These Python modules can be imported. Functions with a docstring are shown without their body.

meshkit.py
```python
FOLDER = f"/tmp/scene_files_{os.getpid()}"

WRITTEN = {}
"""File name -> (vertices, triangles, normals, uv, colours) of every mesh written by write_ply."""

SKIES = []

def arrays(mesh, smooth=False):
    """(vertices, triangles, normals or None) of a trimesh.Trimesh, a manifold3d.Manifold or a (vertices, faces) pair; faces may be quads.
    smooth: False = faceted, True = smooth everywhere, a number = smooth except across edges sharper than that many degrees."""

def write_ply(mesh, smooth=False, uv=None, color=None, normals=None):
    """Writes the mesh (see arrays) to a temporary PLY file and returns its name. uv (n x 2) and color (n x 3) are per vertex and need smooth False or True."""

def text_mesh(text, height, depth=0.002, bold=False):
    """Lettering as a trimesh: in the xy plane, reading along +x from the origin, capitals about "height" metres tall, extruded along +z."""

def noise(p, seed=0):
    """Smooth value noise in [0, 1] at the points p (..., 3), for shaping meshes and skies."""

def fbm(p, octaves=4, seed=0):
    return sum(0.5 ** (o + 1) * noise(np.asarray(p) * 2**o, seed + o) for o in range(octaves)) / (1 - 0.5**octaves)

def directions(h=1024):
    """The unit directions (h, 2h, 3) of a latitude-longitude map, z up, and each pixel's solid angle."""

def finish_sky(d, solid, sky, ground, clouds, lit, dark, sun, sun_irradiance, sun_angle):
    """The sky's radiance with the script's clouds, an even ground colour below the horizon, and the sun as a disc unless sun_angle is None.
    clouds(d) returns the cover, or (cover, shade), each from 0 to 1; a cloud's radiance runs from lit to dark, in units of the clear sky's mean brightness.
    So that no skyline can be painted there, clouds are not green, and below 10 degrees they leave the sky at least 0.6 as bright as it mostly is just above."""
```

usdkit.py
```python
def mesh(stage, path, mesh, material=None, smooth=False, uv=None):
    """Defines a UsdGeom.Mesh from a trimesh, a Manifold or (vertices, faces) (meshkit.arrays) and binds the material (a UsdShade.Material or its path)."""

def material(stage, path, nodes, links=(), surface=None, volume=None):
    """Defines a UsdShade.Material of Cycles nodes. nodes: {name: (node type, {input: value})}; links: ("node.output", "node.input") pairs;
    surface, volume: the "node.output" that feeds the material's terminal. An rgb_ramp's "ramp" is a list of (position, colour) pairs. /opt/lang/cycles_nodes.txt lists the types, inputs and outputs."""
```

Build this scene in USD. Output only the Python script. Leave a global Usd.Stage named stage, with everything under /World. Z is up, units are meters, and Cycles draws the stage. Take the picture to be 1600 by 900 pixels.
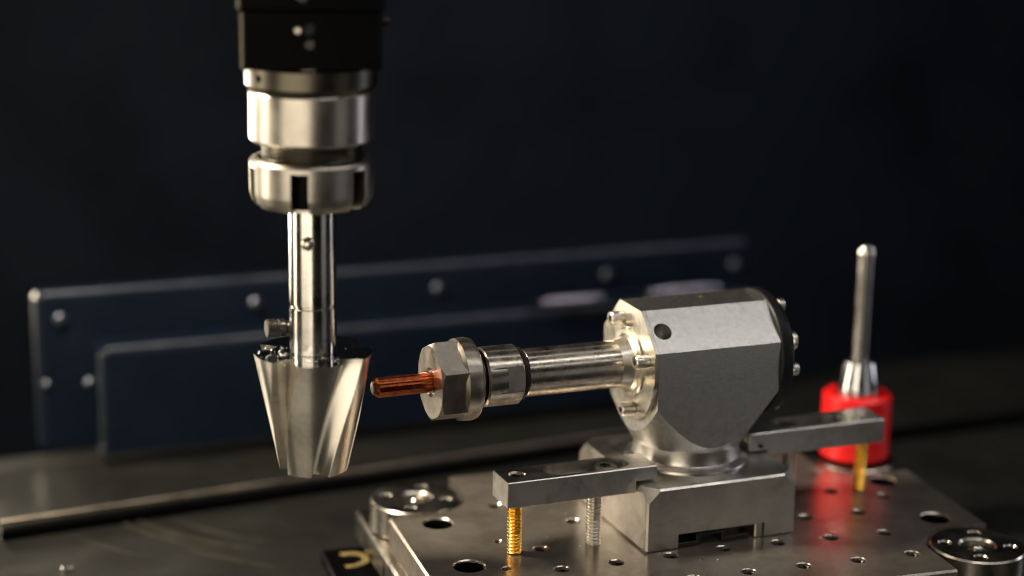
import math, random
import numpy as np
import trimesh
import manifold3d as m3
from manifold3d import Manifold, CrossSection
from pxr import Usd, UsdGeom, UsdLux, UsdShade, Gf, Sdf, Vt
import usdkit, meshkit

# Lengths are written in millimetres and divided by 1000 when a prim is made.
# x runs along the axis of the horizontal work head, y away from the viewer, z up; the pallet's top is z = 0.
S = 0.001
rng = random.Random(7)
stage = Usd.Stage.CreateInMemory()
UsdGeom.SetStageUpAxis(stage, 'Z')
UsdGeom.SetStageMetersPerUnit(stage, 1.0)
UsdGeom.Xform.Define(stage, '/World')
UsdGeom.Scope.Define(stage, '/World/Looks')

# ------------------------------------------------------------------ camera
cam = UsdGeom.Camera.Define(stage, '/World/camera')
CX, CY, CB = (0.9281, -0.3719, 0.0177), (0.0766, 0.2373, 0.9684), (-0.3644, -0.8974, 0.2487)
CPOS = (-332.132, -665.629, 303.0)
cam.AddTransformOp().Set(Gf.Matrix4d(*CX, 0, *CY, 0, *CB, 0, *[c * S for c in CPOS], 1))
cam.CreateHorizontalApertureAttr(36.0)
cam.CreateFocalLengthAttr(67.5)
cam.CreateFStopAttr(3.0)
cam.CreateFocusDistanceAttr(0.778)
cam.CreateClippingRangeAttr(Gf.Vec2f(0.02, 50))
cam.CreateExposureAttr(0.0)

# ------------------------------------------------------------------ lamps
def lamp(name, pos, target, w, h, color, power):
    """A rectangular lamp of the machine's workspace or added fill light, w x h mm, turned towards target."""
    l = UsdLux.RectLight.Define(stage, '/World/' + name)
    p, t = np.array(pos, float), np.array(target, float)
    z = (p - t) / np.linalg.norm(p - t)
    up = np.array([0, 0, 1.0]) if abs(z[2]) < .95 else np.array([0, 1.0, 0])
    x = np.cross(up, z); x /= np.linalg.norm(x)
    y = np.cross(z, x)
    l.AddTransformOp().Set(Gf.Matrix4d(*x, 0, *y, 0, *z, 0, *(p * S), 1))
    l.CreateWidthAttr(w * S); l.CreateHeightAttr(h * S)
    l.CreateColorAttr(Gf.Vec3f(*color)); l.CreateIntensityAttr(power)
    l.CreateNormalizeAttr(False)
    return l
WARM, COOL, NEUT = (1.0, .865, .66), (.90, .90, 1.0), (1.0, .96, .91)
lamp('work_lamp_side', (-690, 230, 130), (-60, 35, 60), 130, 420, WARM, 9.0)
lamp('work_lamp_front', (-560, -400, 100), (-100, 35, 70), 600, 420, WARM, 2.9)
lamp('work_lamp_corner', (-353, 569, 70), (-40, 40, 60), 200, 130, WARM, 36.0)
lamp('work_lamp_above', (-270, 135, 335), (-40, 45, 0), 52, 52, WARM, 460.0)
for k, (yy, zz) in enumerate(((-560, 560), (-260, 640), (40, 660), (400, 600))):
    lamp('strip_lamp_%d' % k, (260, yy, zz), (260, 30, 70), 900, 26, NEUT, (6.0, 14.0, 3.5, 1.0)[k])
lamp('work_lamp_far', (640, -40, 170), (-60, 35, 100), 70, 360, COOL, 5.0)
lamp('fill_light_right', (352, -562, 70), (35, 10, 50), 300, 260, NEUT, .36)  # added fill light, lifts the faces turned to the right front
lamp('fill_light_front', (-520, -820, 330), (0, 35, 60), 560, 420, NEUT, .3)  # added soft fill from the viewer's side, no real window

# ------------------------------------------------------------------ materials
def coords(n, links, scale, target, rot=(0, 0, 0)):
    n['tc'] = ('texture_coordinate', {})
    n['mp_' + target] = ('mapping', {'mapping_type': 'point', 'scale': scale, 'rotation': rot})
    links += [('tc.object', 'mp_%s.vector' % target), ('mp_%s.vector' % target, target + '.vector')]

def metal(name, color, rough, var=.10, blotch=60, grain=(900, 900, 900), bump=.08, tint=None, tintamt=.5, aniso=0.0, axis='z', metallic=1.0, graindist=.00005, spec=.5):
    """Bare metal: base colour with smudges, roughness that varies, and fine machining grain as bump."""
    n, l = {}, []
    n['blot'] = ('noise_texture', {'scale': 1.0, 'detail': 5, 'roughness': .6, 'distortion': .4})
    coords(n, l, (blotch,) * 3, 'blot')
    n['ramp'] = ('map_range', {'from_min': .3, 'from_max': .7, 'to_min': max(.03, rough - var), 'to_max': rough + var, 'clamp': True})
    l += [('blot.fac', 'ramp.value')]
    n['gr'] = ('noise_texture', {'scale': 1.0, 'detail': 3, 'roughness': .6})
    coords(n, l, grain, 'gr')
    n['bu'] = ('bump', {'strength': bump, 'distance': graindist})
    l += [('gr.fac', 'bu.height')]
    n['p'] = ('principled_bsdf', {'metallic': metallic, 'specular_ior_level': spec, 'base_color': color, 'anisotropic': aniso})  # the tangent lies along the part's axis: turning marks spread the shine that way
    if tint:
        n['bl2'] = ('noise_texture', {'scale': 1.0, 'detail': 6, 'roughness': .65})
        coords(n, l, (blotch * 1.7,) * 3, 'bl2')
        n['mr2'] = ('map_range', {'from_min': .45, 'from_max': .72, 'to_min': 0, 'to_max': tintamt, 'clamp': True})
        n['mx'] = ('mix_color', {'a': color, 'b': tint})
        l += [('bl2.fac', 'mr2.value'), ('mr2.result', 'mx.fac'), ('mx.result', 'p.base_color')]
    if aniso:
        n['tan'] = ('combine_xyz', dict(x=float(axis == 'x'), y=0.0, z=float(axis == 'z')))
        l += [('tan.vector', 'p.tangent')]
    l += [('ramp.result', 'p.roughness'), ('bu.normal', 'p.normal')]
    return usdkit.material(stage, '/World/Looks/' + name, n, l, surface='p.BSDF')

M = {}
M['ground'] = metal('ground_steel', (.60, .585, .56), .33, .06, 90, (300, 2600, 2600), .10)
M['body'] = metal('body_steel', (.60, .595, .58), .33, .04, 420, (600, 1300, 1300), .45, tint=(.48, .47, .455), tintamt=.35, graindist=.0001)
M['flange'] = metal('flange_steel', (.64, .605, .53), .30, .07, 90, (500, 500, 500), .15)
M['block'] = metal('block_steel', (.56, .54, .51), .34, .08, 70, (300, 1500, 1500), .12, tint=(.40, .37, .33), tintamt=.5)
M['tube'] = metal('turned_steel', (.46, .425, .37), .26, .07, 110, (2600, 90, 90), .16, tint=(.27, .235, .19), tintamt=.75, aniso=.3, axis='x')
M['nut'] = metal('nut_steel', (.40, .36, .315), .30, .07, 110, (1300, 1300, 1300), .30, tint=(.27, .23, .19), tintamt=.6)
M['chuck'] = metal('chuck_steel', (.43, .405, .365), .36, .06, 70, (60, 60, 2600), .10, tint=(.32, .295, .26), tintamt=.5, aniso=.5)
M['polish'] = metal('polished_steel', (.60, .585, .56), .19, .06, 60, (900, 900, 60), .06, tint=(.40, .38, .34), tintamt=.6, aniso=.6)
M['cutter'] = metal('cutter_steel', (.70, .665, .60), .27, .04, 60, (900, 900, 50), .10, aniso=.85)
M['mirror'] = metal('lapped_steel', (.60, .60, .60), .07, .03, 120, (300, 300, 300), .03)
M['dark'] = metal('blackened_steel', (.055, .052, .05), .38, .08, 60, (300, 300, 300), .10)
M['blackring'] = metal('dark_ring_steel', (.085, .078, .062), .33, .07, 60, (60, 60, 1200), .10)
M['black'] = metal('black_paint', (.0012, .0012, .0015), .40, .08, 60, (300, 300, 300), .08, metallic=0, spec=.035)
M['rubber'] = metal('black_rubber', (.008, .008, .009), .45, .05, 60, (300, 300, 300), .1, metallic=0, spec=.2)
M['screw'] = metal('screw_steel', (.60, .57, .52), .28, .08, 200, (600, 600, 600), .1)
M['brass'] = metal('brass', (.92, .55, .10), .24, .06, 120, (900, 900, 900), .08)
M['copper'] = metal('copper', (.44, .105, .038), .22, .07, 160, (90, 1500, 1500), .25, tint=(.18, .04, .018), tintamt=.85)
M['soot'] = metal('worn_copper_tip', (.16, .14, .13), .5, .08, 300, (900, 900, 900), .3, metallic=.6)
M['pallet'] = metal('pallet_steel', (.48, .43, .38), .24, .08, 18, (700, 700, 700), .10, tint=(.23, .195, .165), tintamt=.85, metallic=.84)
M['disc'] = metal('disc_steel', (.44, .415, .37), .27, .07, 60, (700, 700, 700), .12, tint=(.26, .235, .2), tintamt=.6)
M['red'] = metal('red_plastic', (.84, .010, .012), .34, .10, 40, (200, 200, 200), .08, metallic=0, tint=(.55, .007, .009), tintamt=.6)
M['chrome'] = metal('chrome', (.75, .76, .78), .12, .04, 60, (300, 300, 300), .03)
M['navy'] = metal('navy_paint', (.0035, .0065, .0135), .30, .07, 18, (150, 150, 150), .12, tint=(.0055, .0095, .018), tintamt=.7, metallic=0, spec=.17)
M['wall'] = metal('wall_paint', (.010, .0145, .024), .6, .08, 5, (60, 60, 60), .1, tint=(.005, .007, .012), tintamt=.95, metallic=0, spec=.12)
M['floor'] = metal('table_steel', (.046, .046, .043), .40, .10, 16, (140, 140, 140), .2, tint=(.026, .026, .025), tintamt=.9, metallic=.75)
M['deck'] = metal('deck_steel', (.085, .086, .094), .38, .09, 12, (140, 140, 140), .15, tint=(.042, .043, .048), tintamt=.9, metallic=.75)
M['ochre'] = metal('ochre_paint', (.20, .15, .05), .5, .08, 80, (300, 300, 300), .1, metallic=0, tint=(.03, .025, .015), tintamt=.9)
M['swirl_tone'] = metal('swirl_reflection_tone', (.085, .082, .062), .42, .10, 90, (300, 300, 300), .2, tint=(.045, .045, .04), tintamt=.95, metallic=.7)  # pale tone of the swirl reflections on the table
M['sheen_and_screw'] = metal('sheen_and_screw_steel', (.15, .165, .205), .42, .10, 22, (300, 300, 300), .1, tint=(.045, .052, .07), tintamt=.9)  # pale tone for the sheen on the cover's edges, and its screws
M['lip'] = metal('lip_glint_steel', (.42, .36, .30), .38, .10, 26, (300, 300, 300), .1, tint=(.12, .11, .10), tintamt=.9)  # brighter tone for the glint along the deck edge
M['hole_shade'] = metal('hole_shade_steel', (.05, .045, .04), .32, .08, 60, (300, 300, 300), .1)  # dark tone that puts shade inside the plate's holes
M['dull_screw'] = metal('dull_screw_steel', (.22, .22, .21), .42, .08, 200, (600, 600, 600), .1)
M['pipe_glint'] = metal('pipe_glint_metal', (.62, .60, .72), .20, .05, 60, (300, 300, 300), .05)  # pale tone of the reflections on the pipe

# ------------------------------------------------------------------ scene helpers
used = {}
def numbered(parent, name):
    k = used.get((parent, name), -1) + 1
    used[(parent, name)] = k
    return name if k == 0 else '%s_%03d' % (name, k)
class T:
    def __init__(s, prim, loc): s.prim, s.loc, s.path = prim, np.array(loc, float), str(prim.GetPath())
def setkeys(p, **kw):
    for k, v in kw.items():
        if v: p.SetCustomDataByKey(k, v)
def thing(name, label, cat, loc=(0, 0, 0), group=None):
    x = UsdGeom.Xform.Define(stage, '/World/' + numbered('/World', name))
    x.AddTranslateOp().Set(Gf.Vec3d(*[c * S for c in loc]))
    setkeys(x.GetPrim(), label=label, category=cat, group=group)
    return T(x.GetPrim(), loc)
def arr(mesh):
    if isinstance(mesh, Manifold):
        m = mesh.to_mesh()
        return np.array(m.vert_properties[:, :3], float), np.array(m.tri_verts, int)
    if isinstance(mesh, trimesh.Trimesh):
        return np.array(mesh.vertices, float), np.array(mesh.faces, int)
    v, f = np.asarray(mesh[0], float), np.asarray(mesh[1], int)
    if f.shape[1] == 4: f = np.vstack([f[:, [0, 1, 2]], f[:, [0, 2, 3]]])
    return v, f
def part(name, mesh, mat, parent=None, smooth=28, label=None, **kw):
    base = parent.path if parent else '/World'
    v, f = arr(mesh)
    loc = parent.loc if parent else np.zeros(3)
    p = usdkit.mesh(stage, base + '/' + numbered(base, name), ((v - loc) * S, f), M[mat], smooth=smooth).GetPrim()
    setkeys(p, label=label, **kw)
    return T(p, loc)
def join(*ms):
    vs, fs, k = [], [], 0
    for m in ms:
        v, f = arr(m); vs.append(v); fs.append(f + k); k += len(v)
    return np.vstack(vs), np.vstack(fs)

# ------------------------------------------------------------------ shape helpers (mm)
def box(x0, x1, y0, y1, z0, z1, c=.5):
    """A box with chamfered edges."""
    a, b = np.array([x0, y0, z0], float), np.array([x1, y1, z1], float)
    if c <= 0: return Manifold.cube(tuple(b - a)).translate(tuple(a))
    pts = []
    for k in range(3):
        for sx in (0, 1):
            for sy in (0, 1):
                for sz in (0, 1):
                    p = np.where(np.array([sx, sy, sz]) == 1, b, a)
                    q = np.where(np.array([sx, sy, sz]) == 1, b - c, a + c)
                    q[k] = p[k]; pts.append(q)
    return Manifold.hull_points(np.array(pts))
def lathe(prof, n=96):
    """Closed solid of revolution about z from (r, z) pairs, bottom to top."""
    pts = [(0, prof[0][1])] if prof[0][0] > 0 else []
    pts += list(prof)
    if prof[-1][0] > 0: pts.append((0, prof[-1][1]))
    return Manifold.revolve(CrossSection([np.array(pts, float)]), n)
def ring(ri, ro, z0, z1, c=.4, n=96):
    return Manifold.revolve(CrossSection([np.array([(ri, z0), (ro - c, z0), (ro, z0 + c), (ro, z1 - c), (ro - c, z1), (ri, z1)], float)]), n)
def cyl(r, z0, z1, c=.3, n=64):
    return lathe([(r - c, z0), (r, z0 + c), (r, z1 - c), (r - c, z1)], n)
def along_x(m, x0=0, y=0, z=0):
    """Turns z into +x and moves there."""
    return m.rotate((0, 90, 0)).translate((x0, y, z))
def xprism(poly_yz, x0, x1):
    m = Manifold.extrude(CrossSection([np.array(poly_yz, float)]), x1 - x0)
    v = np.array([[0, 0, 1, x0], [1, 0, 0, 0], [0, 1, 0, 0]], float)
    return m.transform(v)
def thread(r, pitch, z0, z1, depth=.35, n=40, per=8):
    """A real helical screw thread about z."""
    rows = max(8, int((z1 - z0) / pitch * per))
    zs = np.linspace(z0, z1, rows + 1); th = np.arange(n) / n * 2 * np.pi
    Z, A = np.meshgrid(zs, th, indexing='ij')
    ph = (Z / pitch - A / (2 * np.pi)) % 1.0
    R = r - depth * (1 - np.clip(np.abs(ph - .5) * 2 * 1.25, 0, 1))
    v = np.stack([R * np.cos(A), R * np.sin(A), Z], -1).reshape(-1, 3)
    f = []
    for i in range(rows):
        a = i * n + np.arange(n); b = i * n + (np.arange(n) + 1) % n
        f += list(np.stack([a, b, b + n], 1)) + list(np.stack([a, b + n, a + n], 1))
    k = len(v); v = np.vstack([v, [[0, 0, z0], [0, 0, z1]]])
    for j in range(n):
        f.append([k, (j + 1) % n, j]); f.append([k + 1, rows * n + j, rows * n + (j + 1) % n])
    return v, np.array(f)
def hexprism(R, z0, z1, rot=0):
    return Manifold.cylinder(z1 - z0, R, R, 6).rotate((0, 0, rot)).translate((0, 0, z0))
def cap_screw(r, h, hexr=None):
    """A cylinder head with a hexagon socket, head from z=0 to z=h, shank below."""
    m = cyl(r, 0, h, .35, 40)
    return m - hexprism(hexr or r * .52, h * .35, h + 1)
def move_mesh(m, d):
    v, f = arr(m); return v + np.array(d, float), f
PI = math.pi

# ------------------------------------------------------------------ the setting
FZ, DZ = -38.0, -30.0
def slab(x0, x1, y0, y1, z0, z1): return box(x0, x1, y0, y1, z0, z1, 0)
part('machine_table', slab(-900, 900, -420, 314, FZ - 30, FZ), 'floor', kind='structure')
# the raised deck behind the table, in two slabs with a bevelled lip
def deck(x0, x1, y0, tilt, y1=316):
    m = Manifold.extrude(CrossSection([np.array([(0, FZ + .2), (0, DZ - 1.6), (1.6, DZ), (y1 - y0, DZ), (y1 - y0, FZ + .2)], float)]), x1 - x0)
    return m.transform(np.array([[0, 0, 1, x0], [1, 0, tilt, y0], [0, 1, 0, 0]], float))
part('rear_deck', deck(-236, 175, 203.0, .075), 'deck', kind='structure')
part('rear_deck', deck(176, 700, 190.0, .02, 372), 'deck', kind='structure')
part('rear_deck', deck(-700, -237.5, 204.5, 0.0), 'deck', kind='structure')
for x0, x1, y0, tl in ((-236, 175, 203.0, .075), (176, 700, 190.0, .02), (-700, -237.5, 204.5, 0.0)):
    if x0 == -236:
        w = box(0, x1 - x0, -.7, .6, DZ - 1.9, DZ + .2, .3)
        part('deck_lip_glint', w.transform(np.array([[1, 0, 0, x0], [tl, 1, 0, y0], [0, 0, 1, 0]], float)), 'lip', kind='structure')  # bright strip laid on as the deck edge's highlight
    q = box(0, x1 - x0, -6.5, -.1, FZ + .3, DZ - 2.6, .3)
    part('riser_shade_strip', q.transform(np.array([[1, 0, 0, x0], [tl, 1, 0, y0], [0, 0, 1, 0]], float)), 'black', kind='structure')  # black strip standing for the shade on the riser
part('back_wall', slab(-1100, 1300, 800, 810, -600, 1100), 'wall', kind='structure')
# guard rail fixed along the back of the workspace
g = thing('slideway_cover', 'dark navy blurred cover with a screwed back strip and long box along the back wall', 'machine cover', (0, 300, DZ))
def rounded(x0, x1, y0, y1, z0, z1, r):
    # a long box whose top front edge and ends are rolled over with the radius r
    pts = []
    for t in np.linspace(0, PI / 2, 9):
        pts += [(xx + sx * r * math.sin(t), y0 + r - r * math.cos(u) * math.cos(t) , zz) for xx, sx in ((x0 + r, -1), (x1 - r, 1)) for u in (0,) for zz in (z0,)]
        pts += [(xx + sx * r * math.sin(t) * math.cos(q), y0 + r - r * math.cos(t) * math.cos(q), z1 - r + r * math.sin(q)) for xx, sx in ((x0 + r, -1), (x1 - r, 1)) for q in np.linspace(0, PI / 2, 9)]
    pts += [(xx, y1, zz) for xx in (x0, x1) for zz in (z0, z1 - r)] + [(xx, y1, z1) for xx in (x0 + r, x1 - r)]
    return Manifold.hull_points(np.array(pts, float))
part('back_plate', rounded(-202, 212, 300, 312, DZ + .3, 52.5, 3.5), 'navy', g, smooth=40)
part('cover_box', rounded(-174, 205, 279, 299.8, DZ + .3, 26.5, 4.0), 'navy', g, smooth=40)
part('edge_sheen', along_x(cyl(1.4, 0, 405, .4, 24), -198, 302.0, 51.5), 'sheen_and_screw', g)  # pale rods added along the edges in place of their sheen
part('edge_sheen', along_x(cyl(1.5, 0, 370, .4, 24), -170, 280.9, 25.7), 'sheen_and_screw', g)
part('corner_sheen', cyl(1.1, DZ + 1, 24, .3, 24).translate((-173.2, 281.4, 0)), 'sheen_and_screw', g)
for x in (-190, -87.5, 15.4, 118, 222 - 22):
    part('screw', lathe([(3.0, 0), (3.4, .8), (3.2, 2.4), (2.2, 3.3)], 32).rotate((90, 0, 0)).translate((x, 299.9, 39.0)), 'sheen_and_screw', g)
for x, z in ((-198, 4.5), (-176.5, 3.5)):
    part('bolt', lathe([(2.2, 0), (2.2, 1.2), (1.2, 2.2)], 24).rotate((90, 0, 0)).translate((x, 299.9, z)), 'sheen_and_screw', g)
pp = thing('coolant_pipe', 'thin pipe with two reflections built as tapered pale sleeves in front of the navy cover', 'pipe', (120, 272, 32))
part('pipe', along_x(cyl(1.6, 0, 118, .3, 24), 64, 272, 33.5), 'navy', pp)
for x0, x1, r in ((64, 104, 3.0), (130, 176, 3.2)):
    part('glint_sleeve', along_x(lathe([(r * .4, 0), (r * .8, 4), (r, 11), (r, x1 - x0 - 11), (r * .8, x1 - x0 - 4), (r * .4, x1 - x0)], 32), x0, 272, 33.5), 'pipe_glint', pp)  # tapered pale bodies shaped like the pipe's reflections
for x in (84, 150):
    part('clip', box(x - 2, x + 2, 272, 279, 29.5, 32, .4), 'navy', pp)

# ------------------------------------------------------------------ pallet
PC, PA = np.array([34.3, 28.0]), math.radians(-4.6)
def pl(x, y):   # pallet frame -> scene
    return PC[0] + x * math.cos(PA) - y * math.sin(PA), PC[1] + x * math.sin(PA) + y * math.cos(PA)
def inv(x, y):
    dx, dy = x - PC[0], y - PC[1]
    return dx * math.cos(PA) + dy * math.sin(PA), -dx * math.sin(PA) + dy * math.cos(PA)
def place(m): return m.rotate((0, 0, math.degrees(PA))).translate((PC[0], PC[1], 0))
pal = thing('pallet', 'smudged steel fixture plate drilled with a grid of holes under the work head', 'fixture plate', (34.3, 28, -32))
up = box(-125, 125, -79, 80, -13.6, 0, .9)
for sx in (-1, 1):
    for sy in (-1, 1):
        c = lathe([(22, -20), (22, 10)], 96).translate((sx * 107.7, sy * 57, 0))
        q = box(0, 60, -22, 60, -20, 10, 0) + box(-22, 60, 0, 60, -20, 10, 0)
        up -= (c + q.scale((sx, sy, 1)).translate((sx * 107.7, sy * 57, 0)))
HOLES = [(-38.1, 72.6), (-13.5, 44.5), (-38.6, 20.2), (-38.9, -2.8), (-15.3, -4), (9.2, -4.7), (33.4, -5.1), (58.1, -7), (31.6, -30.5), (55.9, -32.6), (80.3, -34.8), (82.5, -9.4), (107.5, -12), (105.4, -36.3), (84.4, 15.2), (111.7, 39.3), (109.8, 12.8), (118.5, 63.8), (131.3, 26.4), (7.2, -29), (-17, -28)]
SMALL = [(-30.8, 90.4), (-52.6, 33.3), (8.5, 50.6), (-8, 88), (92, 66), (-60, 5), (-57.5, -25)]
BIG = [(-106, 24.5), (106, -24), (-106, -24), (106, 24)]
def chole(r, c, d=20):
    return lathe([(r, -d), (r, -c), (r + c + .4, .4)], 48)
for (x, y) in HOLES: up -= chole(3.1, .35).translate((*inv(x, y), 0))
for (x, y) in SMALL: up -= chole(1.9, .25).translate((*inv(x, y), 0))
for (x, y) in BIG: up -= (chole(6.4, .5, 11).translate((x, y, 0)))
uplate = part('top_plate', place(up), 'pallet', pal)
lowp = part('lower_plate', place(box(-129, 129, -83, 84, -27, -13.9, 1.2)), 'disc', pal)
part('base', place(box(-104, 104, -60, 60, FZ + .2, -27.3, .6)), 'dark', pal)
def shade_sleeve(ri, ro, z1=-1.0, pitch=.9, n=10):
    prof = [(ro, z1 - n * pitch)] + [q for k in range(n, 0, -1) for q in ((ri + .35, z1 - k * pitch), (ri, z1 - (k - .5) * pitch))] + [(ri + .35, z1), (ro, z1)]
    return Manifold.revolve(CrossSection([np.array(prof, float)], m3.FillRule.NonZero), 32)
for (x, y) in HOLES:
    a, b = inv(x, y)
    part('hole_shade_sleeve', place(shade_sleeve(2.4, 3.05).translate((a, b, 0))), 'hole_shade', pal)  # dark sleeve added so the hole looks shaded inside
for (x, y) in SMALL:
    a, b = inv(x, y)
    part('hole_shade_sleeve', place(shade_sleeve(1.4, 1.86, -.7, .6).translate((a, b, 0))), 'hole_shade', pal)
for (x, y) in BIG:
    part('counterbore_screw', place((cap_screw(4.9, 5)).translate((x, y, -10.9))), 'dark', pal)
    part('counterbore_shade_ring', place(ring(6.0, 6.35, -10.8, -.9, .05).translate((x, y, 0))), 'hole_shade', pal)  # thin dark ring, darkens the inside of the counterbore as shade
def disc():
    return disc0().translate((0, 0, -1.8))
def disc0():
    m = lathe([(18.6, -13.7), (20, -13.1), (20, -.6), (19.2, .2)], 96).translate((0,0,1.8))
    m -= lathe([(7.2, -4), (7.2, 1.0), (8.4, 2.4)], 64)
    m += lathe([(5.6, -4.5), (5.6, -1.6), (4.2, -.6)], 48) - lathe([(2.2, -3), (2.2, 0)], 24)
    for k in range(4):
        a = PI / 4 + k * PI / 2 + .35
        m -= lathe([(2.5, -6), (2.5, 1.2), (3.3, 2.4)], 32).translate((13.6 * math.cos(a), 13.6 * math.sin(a), 0))
    return m
for sx, sy in ((-1, 1), (1, 1), (1, -1)):
    d = part('corner_disc', place(disc().translate((sx * 107.7, sy * 57, 0))), 'disc', pal)
    part('centre_pin', place(lathe([(1.9, -3), (1.9, -1.0), (1.2, -.3)], 24).translate((sx * 107.7, sy * 57, 0))), 'screw', pal)

mp = thing('marker_plate', 'small black plate with a faded ochre curved mark on the table left of the pallet', 'marker plate', (-96, 116, FZ))
part('plate', box(0, 24, -44, 0, 0, 7, .6).rotate((0, 0, -6)).translate((-104, 121.5, FZ + .2)), 'black', mp)
def arc_strip(cx, cy, r0, r1, a0, a1, z0, z1, n=24):
    a = np.linspace(a0, a1, n)
    o = np.stack([cx + r1 * np.cos(a), cy + r1 * np.sin(a)], 1); i = np.stack([cx + r0 * np.cos(a), cy + r0 * np.sin(a)], 1)[::-1]
    return Manifold.extrude(CrossSection([np.vstack([o, i])]), z1 - z0).translate((0, 0, z0))
mark = arc_strip(-94.5, 106, 5.2, 8.4, -PI * .42, PI * .62, FZ + 7, FZ + 7.5) + box(-99, -93, 97.2, 100, FZ + 7, FZ + 7.5, .1)
part('curved_mark', mark, 'ochre', mp)
# reflections in the table's swirl marks, built as thin pale strips
sv = []
for (c0, c1, r0, w, a0, a1) in ((-60, 250, 128, 2.6, 3.42, 4.02), (-60, 250, 121, 3.6, 3.50, 4.12), (-52, 246, 112, 1.8, 3.55, 4.05), (-70, 262, 150, 1.4, 3.62, 3.95), (-44, 240, 139, 2.2, 3.72, 4.10)):
    n = 28; a = np.linspace(a0, a1, n); hw = w * .5 * np.sin(np.linspace(.08, PI - .08, n)) ** .7
    o = np.stack([c0 + (r0 + hw) * np.cos(a), c1 + (r0 + hw) * np.sin(a)], 1); q = np.stack([c0 + (r0 - hw) * np.cos(a), c1 + (r0 - hw) * np.sin(a)], 1)[::-1]
    sv.append(Manifold.extrude(CrossSection([np.vstack([o, q])]), .35).translate((0, 0, FZ + .02 + .01 * len(sv))))
part('swirl_reflections', join(*sv), 'swirl_tone', None, label='swirl reflections built as thin pale strips over the dark table left of the pallet', category='streaks', kind='stuff')
ls = thing('loose_screw', 'tiny bright screw lying on the table at the far left', 'screw', (-214, 153, FZ))
part('head', lathe([(1.1, 0), (1.5, .4), (1.4, 1.4), (.9, 1.9)], 24).translate((-214, 153, FZ + .1)), 'chrome', ls)
part('shank', along_x(cyl(.6, 0, 2.6, .15, 20), -212.9, 153.4, FZ + .8), 'screw', ls)

# ------------------------------------------------------------------ horizontal work head
AX = (35.0, 72.2)                     # its axis: y, z
wh = thing('work_head', 'bare steel horizontal work head with faceted body on a square block', 'work head', (35, 35, 0))
# square base block with chamfered corners and a stepped slot underneath
bb = box(0, 70, 0, 70, .15, 27.5, .8)
def corner_cut(cx, cy, sx, sy, d=6.5):
    # plane cutting the top corner: leaves a triangular facet
    b = Manifold.cube((80, 80, 40), True)
    # rotate so that +z of the cube's top face points along (sx, sy, 1)
    ax = np.array([sx, sy, 1.0]) / math.sqrt(3)
    tilt = math.degrees(math.acos(ax[2])); az = math.degrees(math.atan2(ax[1], ax[0]))
    b = b.translate((0, 0, 20)).rotate((0, tilt, 0)).rotate((0, 0, az))
    p = np.array([cx - sx * d, cy, 27.5])
    return b.translate(tuple(p))
for cx, cy, sx, sy in ((0, 0, -1, -1), (70, 0, 1, -1), (0, 70, -1, 1), (70, 70, 1, 1)):
    bb -= corner_cut(cx, cy, sx, sy)
bb -= box(14.8, 55.6, -5, 12, -5, 6.8, 0)
part('base_block', bb, 'block', wh)
# the clamp seen inside the slot
sl = box(15.2, 24, 1.2, 11, .3, 2.2, .1) + box(24.0, 26, 1.2, 11, .3, 5.6, .1) + box(26, 36, 1.2, 11, 4.2, 5.6, .1) + box(36, 38, 1.2, 11, .3, 5.6, .1) + box(38, 49, 1.2, 11, .3, 2.4, .1)
part('slot_clip', sl, 'dark', wh)
part('slot_stop', box(51.5, 55, .8, 10, .3, 6.4, .3), 'flange', wh)
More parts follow.
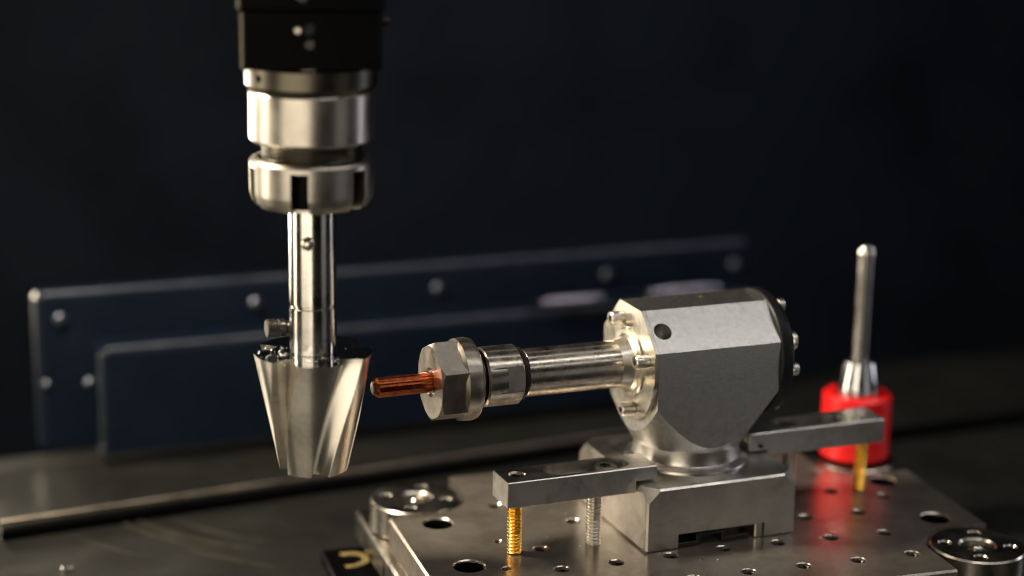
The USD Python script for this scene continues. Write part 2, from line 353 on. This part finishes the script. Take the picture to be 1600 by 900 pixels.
# neck and turned foot
part('neck', lathe([(26.5, 27.6), (26.3, 28.6), (24.6, 29.3), (23.4, 30.4), (22.9, 32.5), (22.9, 36.5), (24.0, 37.8)], 144).translate((35, 35, 0)), 'block', wh)
oc = 10.35
sec = [(-25, -60), (25, -60), (25, oc), (oc, 25), (-oc, 25), (-25, oc)]
body = xprism([(AX[0] + y, AX[1] + z) for y, z in sec], 8.0, 64.5)
cone = lathe([(23.6, 36.6), (25.0, 38.9), (26.3, 41.2), (38.5, 61.0), (60, 110)], 256).translate((35, 35, 0))
body = body ^ cone
hole = Manifold.cylinder(30, 3.9, 3.9, 48, True).rotate((45, 0, 0)).translate((12.6, 17.4, 89.7))
body -= hole
body -= Manifold.cylinder(6, 1.0, 1.0, 24, True).translate((40.5, 39, 97))
part('body', body, 'body', wh, smooth=25)
part('oil_plug', lathe([(.8, 95.6), (.8, 96.8), (.4, 97.2)], 20).translate((40.5, 39, 0)), 'brass', wh)
# faceted end flange with a round lower edge
a = np.linspace(-PI * .97, -PI * .03, 40)
fl = [(25, oc), (oc, 25), (-oc, 25), (-25, oc)] + [(25.3 * math.cos(t), 1.0 + 25.3 * math.sin(t)) for t in a]
fp = xprism([(AX[0] + y, AX[1] + z) for y, z in fl], 6.0, 7.9)
part('end_flange', fp, 'flange', wh, smooth=20)
part('flange_boss', along_x(lathe([(15.0, 0), (15.0, -.8), (14.4, -1.2), (12.5, -1.3), (11.2, -2.2), (10.5, -4.0), (10.0, -7.0)][::-1], 96), 6.1, *AX), 'flange', wh)
for k in range(4):
    t = math.radians((70, 163, 250, 340)[k])
    y, z = AX[0] + 19.3 * math.cos(t), AX[1] + 19.3 * math.sin(t)
    s = cap_screw(2.9, 6.2).rotate((0, -90, 0)).translate((6.0, y, z))
    part('cap_screw', s, 'screw', wh)
# tube, locking ring, collet nut
part('spindle_tube', along_x(lathe([(9.4, -43.0), (9.95, -42.4), (9.95, 3)], 96), 0, *AX), 'tube', wh)
part('dark_seal', along_x(lathe([(10.4, -45.4), (10.9, -45.0), (10.9, -43.6), (10.3, -43.0)], 96), 0, *AX), 'rubber', wh)
lr = along_x(lathe([(11.6, -61.4), (12.4, -60.6), (12.4, -46.4), (11.4, -45.4)], 96), 0, 0, 0)
for t in (0, 180): lr -= box(-53.2, -44, -20, -11.2, -5.4, 5.4, 0).rotate((0 + t - 0, 0, 0))
part('locking_ring', lr.rotate((-6, 0, 0)).translate((0, *AX)), 'tube', wh)
part('thread_neck', along_x(lathe([(10.6, -66), (10.6, -62), (11.3, -61.6), (10.4, -61), (11.3, -60.4), (10.4, -59.8), (11.3, -59.2), (10.5, -58.5)], 72), 0, *AX), 'dark', wh)
nutf = lathe([(15.4, -72.6), (16.9, -71.4), (17.1, -67.0), (16.6, -65.2), (15.2, -64.4)], 120)
hx = hexprism(17.0, -82.6, -69.5, 0)
hx = hx ^ lathe([(15.0, -82.6), (17.4, -81.2), (17.4, -69)], 120)
nut = (nutf + hx)
nut -= lathe([(6.4, -82.9), (5.0, -81.4), (5.0, -74)], 48)
nut = along_x(nut)
part('collet_nut', nut.rotate((5, 0, 0)).translate((0, *AX)), 'nut', wh, smooth=22)
col = lathe([(4.9, -81.9), (4.9, -73)], 48) - lathe([(4.25, -84), (4.25, -73.5)], 36)
for k in range(4): col -= box(-.25, .25, -8, 8, -90, -60, 0).rotate((0, 0, 45 * k))
part('collet', along_x(col).translate((0, *AX)), 'screw', wh)
# dark rear cover
part('rear_cover', along_x(lathe([(26.6, 64.6), (27.3, 65.2), (27.3, 68.5), (26.0, 71.0), (18, 72.2)], 96), 0, *AX), 'rubber', wh)
for t, r, h in ((112, 2.8, 3.2), (156, 4.0, 2.2), (186, 2.8, 3.2), (250, 2.8, 3.2), (40, 2.8, 3.2)):
    y, z = AX[0] + 23.6 * math.cos(math.radians(t)), AX[1] + 23.6 * math.sin(math.radians(t))
    part('cover_screw', cap_screw(r, h).rotate((0, 90, 0)).translate((70.6, y, z)), 'screw', wh)

# copper electrode held in the collet: fluted rod
ce = thing('copper_rod', 'fluted copper rod held in the collet nut of the horizontal work head', 'copper rod', (-107, *AX))
nz, nt = 30, 160
def fluted(x0, x1, r):
    zs = np.concatenate([[x0], np.linspace(x0 + 1.7, x1, nz)]); th = np.arange(nt) / nt * 2 * PI
    v = []
    for i, zc in enumerate(zs):
        rr = (r * (1 - .035 * (.5 + .5 * np.cos(14 * th))) if i else r * .66 * np.ones(nt))
        v.append(np.stack([np.full(nt, zc), rr * np.cos(th), rr * np.sin(th)], 1))
    v = np.vstack(v); f = []
    for i in range(len(zs) - 1):
        p = i * nt + np.arange(nt); q = i * nt + (np.arange(nt) + 1) % nt
        f += [np.stack([p, q, q + nt], 1), np.stack([p, q + nt, p + nt], 1)]
    k = len(v); v = np.vstack([v, [[x0, 0, 0], [x1, 0, 0]]])
    j = np.arange(nt); jn = (j + 1) % nt; b = (len(zs) - 1) * nt
    f += [np.stack([np.full(nt, k), jn, j], 1), np.stack([np.full(nt, k + 1), b + j, b + jn], 1)]
    return v + np.array([0, *AX]), np.vstack(f)
part('rod', fluted(-107, -74, 4.2), 'copper', ce)
part('worn_tip', along_x(lathe([(.8, -107.5), (2.2, -107.3), (2.6, -106.9)], 40), 0, *AX), 'soot', ce)

# ------------------------------------------------------------------ clamp straps
def oblong(x0, x1, yc, r, z0, z1):
    return Manifold.batch_hull([Manifold.cylinder(z1 - z0, r, r, 48).translate((x, yc, z0)) for x in (x0 + r, x1 - r)])
def torx(r, h):
    m = lathe([(r * .96, 0), (r, .4), (r, h - .9), (r * .8, h)], 40)
    return m - hexprism(r * .5, h * .45, h + 1)
cs = thing('clamp_strap', 'steel clamping strap left of the base block, on brass and silver threaded screws', 'clamp', (-27, 18.5, 0))
bar = box(-58, 9.0, 10.2, 27, 23.4, 34.4, .35)
bar -= box(-.6, 20, 0, 40, 20, 28.6, 0)
bar -= oblong(-38.5, -.9, 18.8, 6.5, 29.0, 40) + oblong(-34.5, -4.5, 19.6, 3.2, 20, 40)
bar -= lathe([(3.0, 20), (3.0, 33.6), (3.9, 34.9)], 40).translate((-50.4, 19.2, 0))
part('bar', bar, 'ground', cs)
part('clamping_screw', torx(5.0, 4.9).translate((-11.0, 18.8, 29.05)), 'dull_screw', cs)
part('screw_shank', move_mesh(thread(3.2, 1.5, -6, 29, .72, 36, 12), (-15.6, 18.6, 0)), 'screw', cs, smooth=12)
part('support_screw', move_mesh(thread(3.05, 1.5, .3, 33.4, .72, 36, 12), (-51.0, 19.2, 0)), 'brass', cs, smooth=12)
part('support_screw_socket', torx(2.3, 1.2).translate((-51.0, 19.2, 32.6)), 'dark', cs)
c2 = thing('clamp_strap', 'steel clamping strap right of the base block in front of the red holder', 'clamp', (98, 36, 0))
br = box(62, 130.5, 28.0, 46.0, 25.3, 36.2, .35)
br -= box(50, 71, 20, 60, 20, 28.4, 0)
br -= oblong(79, 112, 37.0, 6.4, 28, 40)
br -= lathe([(2.8, 20), (2.8, 35.4), (3.7, 36.7)], 40).translate((125, 37.5, 0))
part('bar', br, 'ground', c2)
part('clamping_screw', torx(4.6, 7.4).translate((87, 37.0, 28.05)), 'dull_screw', c2)
part('screw_shank', move_mesh(thread(3.1, .9, -6, 28, .42), (88, 37.2, 0)), 'screw', c2)
part('support_screw', move_mesh(thread(2.9, 1.5, .3, 35.4, .6, 36, 12), (125, 37.2, 0)), 'brass', c2, smooth=12)
part('dowel', along_x(cyl(.7, 0, 3, .1, 16), 0, 0, 0).rotate((0, 0, -90)).translate((67.5, 29.5, 30.5)), 'black', c2)

# ------------------------------------------------------------------ ball lock pin in a red holder, on the rear disc
px_, py_ = pl(107.7, 57)
lp = thing('locking_pin', 'upright steel locking pin in a bright red ring behind the right clamp strap', 'locking pin', (px_, py_, 2))
part('red_ring', (lathe([(15.2, 2.1), (16.2, 3.0), (16.2, 31.4), (14.9, 32.8)], 96) - cyl(11.5, 30.5, 40, 0)).translate((px_, py_, 0)), 'red', lp)
cc = lathe([(9.9, 30.6), (9.9, 36.0), (7.3, 48.2), (6.4, 48.8)], 96)
for k in range(6):
    cc -= box(-.9, .9, 4.2, 20, 38.0, 60, 0).rotate((0, 0, 60 * k + 12))
cc -= cyl(4.4, 46.5, 60, 0)
part('slotted_collar', cc.translate((px_, py_, 0)), 'chrome', lp)
part('pin', lathe([(3.75, 40), (3.75, 97.5), (4.1, 98.6), (4.1, 101.6), (3.2, 103.4), (1.6, 104.2)], 64).translate((px_, py_, 0)), 'polish', lp)
for k in range(4):
    t = math.radians(-112 + 45 + 90 * k)
    part('locking_ball', trimesh.creation.icosphere(3, 1.35).apply_translation((px_ + 3.6 * math.cos(t), py_ + 3.6 * math.sin(t), 100.2)), 'chrome', lp, smooth=True)

# ------------------------------------------------------------------ vertical spindle nose
SX, SY = -131.4, 35.0
AZ = -106.0                            # azimuth from the spindle axis to the viewer
UP = 4.6                               # height of the head and chuck above the drawing
def sp(m, up=UP): return m.rotate((0, 0, AZ)).translate((SX, SY, up))
def spm(m, up=0):
    v, f = arr(m); c, s = math.cos(math.radians(AZ)), math.sin(math.radians(AZ))
    return np.stack([v[:, 0] * c - v[:, 1] * s + SX, v[:, 0] * s + v[:, 1] * c + SY, v[:, 2] + up], 1), f
def oct_block(h, c, z0, z1, e=.5):
    def sec(d): return [(h - d, -(h - c)), (h - d, h - c), (h - c, h - d), (-(h - c), h - d), (-h + d, h - c), (-h + d, -(h - c)), (-(h - c), -h + d), (h - c, -h + d)]
    pts = [(x, y, z) for z, d in ((z0, e), (z0 + e, 0), (z1 - e, 0), (z1, e)) for x, y in sec(d)]
    return Manifold.hull_points(np.array(pts, float))
sh = thing('spindle_head', 'black spindle nose at the top left with pins and screws above the collet chuck', 'spindle head', (SX, SY, 198))
hb = oct_block(26.2, 2.2, 199.6, 221, .4)
hb -= lathe([(2.4, 0), (2.4, 6)], 32).rotate((0, 90, 0)).translate((24.5, -.4, 209.2))
part('lower_housing', sp(hb), 'black', sh)
part('upper_housing', sp(oct_block(27.3, 2.4, 221.2, 300, .6)), 'black', sh)
for z0, z1, h in ((199.9, 220.6, 26.2), (221.8, 299, 27.3)):
    part('edge_strip', sp(box(h - 1.9, h - .5, -h + .9, -h + 2.3, z0, z1, .3)), 'blackring', sh)
part('pin', sp(lathe([(1.5, 0), (1.5, 3.5), (1.0, 4.4)], 24).rotate((0, 90, 0)).translate((26, -4.6, 214.6))), 'flange', sh)
part('pin_shadow', sp(lathe([(2.6, 0), (2.6, 1.2), (1.9, 1.9)], 32).rotate((0, 90, 0)).translate((26, -.6, 214.6))), 'rubber', sh)  # dark disc in place of the shadow beside the pin
part('recess_screw', sp(lathe([(2.0, 0), (2.0, 2.2), (1.6, 2.6)], 32).rotate((0, 90, 0)).translate((24.6, -.4, 209.0))), 'dark', sh)
part('front_screw', sp(lathe([(2.4, 0), (2.4, 1.6), (1.6, 2.4)], 32).rotate((0, 90, 0)).translate((27.2, -2.6, 226.5))), 'dark', sh)
part('side_knob', sp(lathe([(2.4, 0), (2.4, 2.6), (1.6, 3.6)], 32).rotate((-90, 0, 0)).translate((4, 26, 215.0))), 'dark', sh)

ch = thing('collet_chuck', 'steel collet chuck with dark collar and slotted clamping nut under the black spindle nose', 'collet chuck', (SX, SY, 145))
col = lathe([(23.6, 189.2), (25.2, 191.4), (25.3, 198.2), (24.6, 199.3)], 128)
col -= Manifold.cylinder(8, 1.5, 1.5, 24, True).rotate((0, 90, 0)).rotate((0, 0, -50)).translate((25 * math.cos(math.radians(-50)), 25 * math.sin(math.radians(-50)), 195.0))
part('collar', sp(col), 'blackring', ch)
part('collar_key', sp(box(23, 25.6, -3.2, 1.6, 199.2, 200.5, .3)), 'flange', ch)
part('holder', sp(lathe([(22.8, 169.6), (23.9, 170.8), (23.9, 188.4), (23.2, 189.3)], 128)), 'chuck', ch)
part('thread', spm(thread(19.4, 1.6, 160.5, 169.8, .6, 96, 8), UP), 'blackring', ch)
nt_ = lathe([(19.4, 144.2), (21.6, 144.9), (23.0, 146.8), (23.7, 149.2), (23.9, 150.6), (23.9, 161.9), (23.3, 162.8), (22.6, 163.1)], 160)
nt_ -= lathe([(20.6, 161.5), (20.6, 166)], 96)
for k in range(6):
    nt_ -= box(17.2, 30, -3.4, 3.4, 130, 160.2, 0).rotate((0, 0, -11.5 + 60 * k))
nt_ -= cyl(14.5, 140, 146, 0)
part('clamping_nut', sp(nt_), 'chuck', ch, smooth=20)
part('collet_face', sp(cyl(12.5, 144.6, 150, .3)), 'dark', ch)
part('slot_shade_ring', sp(ring(15, 17.7, 145.5, 160.1, .1)), 'black', ch)  # black ring added behind the slots as their inner shade

# ------------------------------------------------------------------ cutter
mc = thing('milling_cutter', 'tapered fluted steel cutter on a polished shank hanging from the collet chuck', 'milling cutter', (SX, SY, 42))
part('shank', sp(lathe([(9.25, 90.2), (9.25, 108.3), (8.7, 108.6), (8.7, 109.5), (9.25, 109.8), (9.25, 152)], 128), 0), 'polish', mc)
part('shank_pin', sp(lathe([(2.6, 0), (2.7, .7), (2.0, 1.6), (1.0, 2.1)], 32).rotate((0, 90, 0)).rotate((0, 0, -8)).translate((9.0, -1.7, 135.2)), 0), 'flange', mc)
NA, NZ = 720, 44
Zb, Zt, Rb, Rt = 42.0, 90.0, 14.0, 23.4
def cut_r(phi):
    """Relative radius at the angle phi (degrees, at the top end): five scooped flutes with one sharp wall."""
    q = (phi - 29.0) % 72.0
    r = np.ones_like(q)
    inn = q < 29.0
    t = np.clip(q / 29.0, 0, 1)
    scoop = 1 - .33 * np.clip(t / .03, 0, 1) * (1 - t ** 2.6)
    r = np.where(inn, scoop, r)
    rel = (q - 29.0) / 43.0               # slight relief behind the edge
    r = np.where(~inn, 1 - .022 * np.clip(rel, 0, 1) ** 1.2, r)
    return r
ang = np.sort(np.concatenate([np.arange(NA - 20) / (NA - 20) * 360.0 + .013] + [29.0 + 72 * k + np.array([-.02, .02, .45, .89]) for k in range(5)])) % 360
ang = np.sort(ang)
vv = []
for i in range(NZ):
    t = i / (NZ - 1)
    tw = -34.0 * (1 - t)
    R = (Rb + (Rt - Rb) * t) * cut_r(ang)
    aw = np.radians(ang + tw)
    vv.append(np.stack([R * np.cos(aw), R * np.sin(aw), np.full(NA, Zb + (Zt - Zb) * t)], 1))
vv = np.vstack(vv); ff = []
for i in range(NZ - 1):
    p = i * NA + np.arange(NA); q = i * NA + (np.arange(NA) + 1) % NA
    ff += [np.stack([p, q, q + NA], 1), np.stack([p, q + NA, p + NA], 1)]
k = len(vv); vv = np.vstack([vv, [[0, 0, Zb]]])
j = np.arange(NA); jn = (j + 1) % NA
ff.append(np.stack([np.full(NA, k), jn, j], 1))
part('fluted_cone', spm((vv, np.vstack(ff))), 'cutter', mc, smooth=24)
top = vv[(NZ - 1) * NA: NZ * NA]
tv = np.vstack([top, [[0, 0, Zt]]]); tf = np.stack([np.full(NA, NA), j, jn], 1)
part('end_face', spm((tv, tf)), 'mirror', mc, smooth=False)
kn = lathe([(3.3, 0), (3.8, .5), (3.8, 3.8), (3.2, 4.2), (3.2, 4.6), (3.6, 5.0), (3.6, 7.2), (3.0, 7.6)], 48) + lathe([(2.6, 8), (2.6, 16)], 32)
part('set_screw', along_x(kn, -147.4, 46, 97.4), 'dark', mc)
# fine chips and droplets left on the end face
cv, cf, kk = [], [], 0
for i in range(120):
    a = rng.uniform(95, 262) ; rr = rng.uniform(10.5, 22.0)
    if rng.random() < .04: a = rng.uniform(0, 360)
    x, y = SX + rr * math.cos(math.radians(a + 40)), SY + rr * math.sin(math.radians(a + 40))
    b = trimesh.creation.icosphere(1, rng.choice((.12, .16, .2, .3)))
    b.vertices *= np.array([rng.uniform(.7, 1.8), rng.uniform(.7, 1.8), rng.uniform(.5, .8)])
    b.apply_translation((x, y, Zt + .1))
    cv.append(b.vertices); cf.append(b.faces + kk); kk += len(b.vertices)
# a little swarf on the pallet
pv, pf, kk2 = [], [], 0
for i in range(60):
    x, y = rng.uniform(-85, 120), rng.uniform(-50, 110)
    if -3 < x < 73 and -3 < y < 73: continue
    b = trimesh.creation.box((rng.uniform(.3, 1.6), rng.uniform(.15, .4), rng.uniform(.1, .3)))
    b.apply_transform(trimesh.transformations.rotation_matrix(rng.uniform(0, 3.1), [0, 0, 1])); b.apply_transform(trimesh.transformations.rotation_matrix(rng.uniform(-.3, .3), [1, 0, 0]))
    u_, v_ = inv(x, y)
    if abs(u_) > 84 or abs(v_) > 76: continue
    b.apply_translation((x, y, .12)); pv.append(b.vertices); pf.append(b.faces + kk2); kk2 += len(b.vertices)
part('metal_chips', (np.vstack(pv), np.vstack(pf)), 'screw', None, smooth=False, label='sparse tiny steel shavings lying on the fixture plate', category='chips', kind='stuff')
part('metal_chips', (np.vstack(cv), np.vstack(cf)), 'chrome', None, smooth=True, label='tiny bright metal chips scattered on the top face of the tapered cutter', category='chips', kind='stuff')
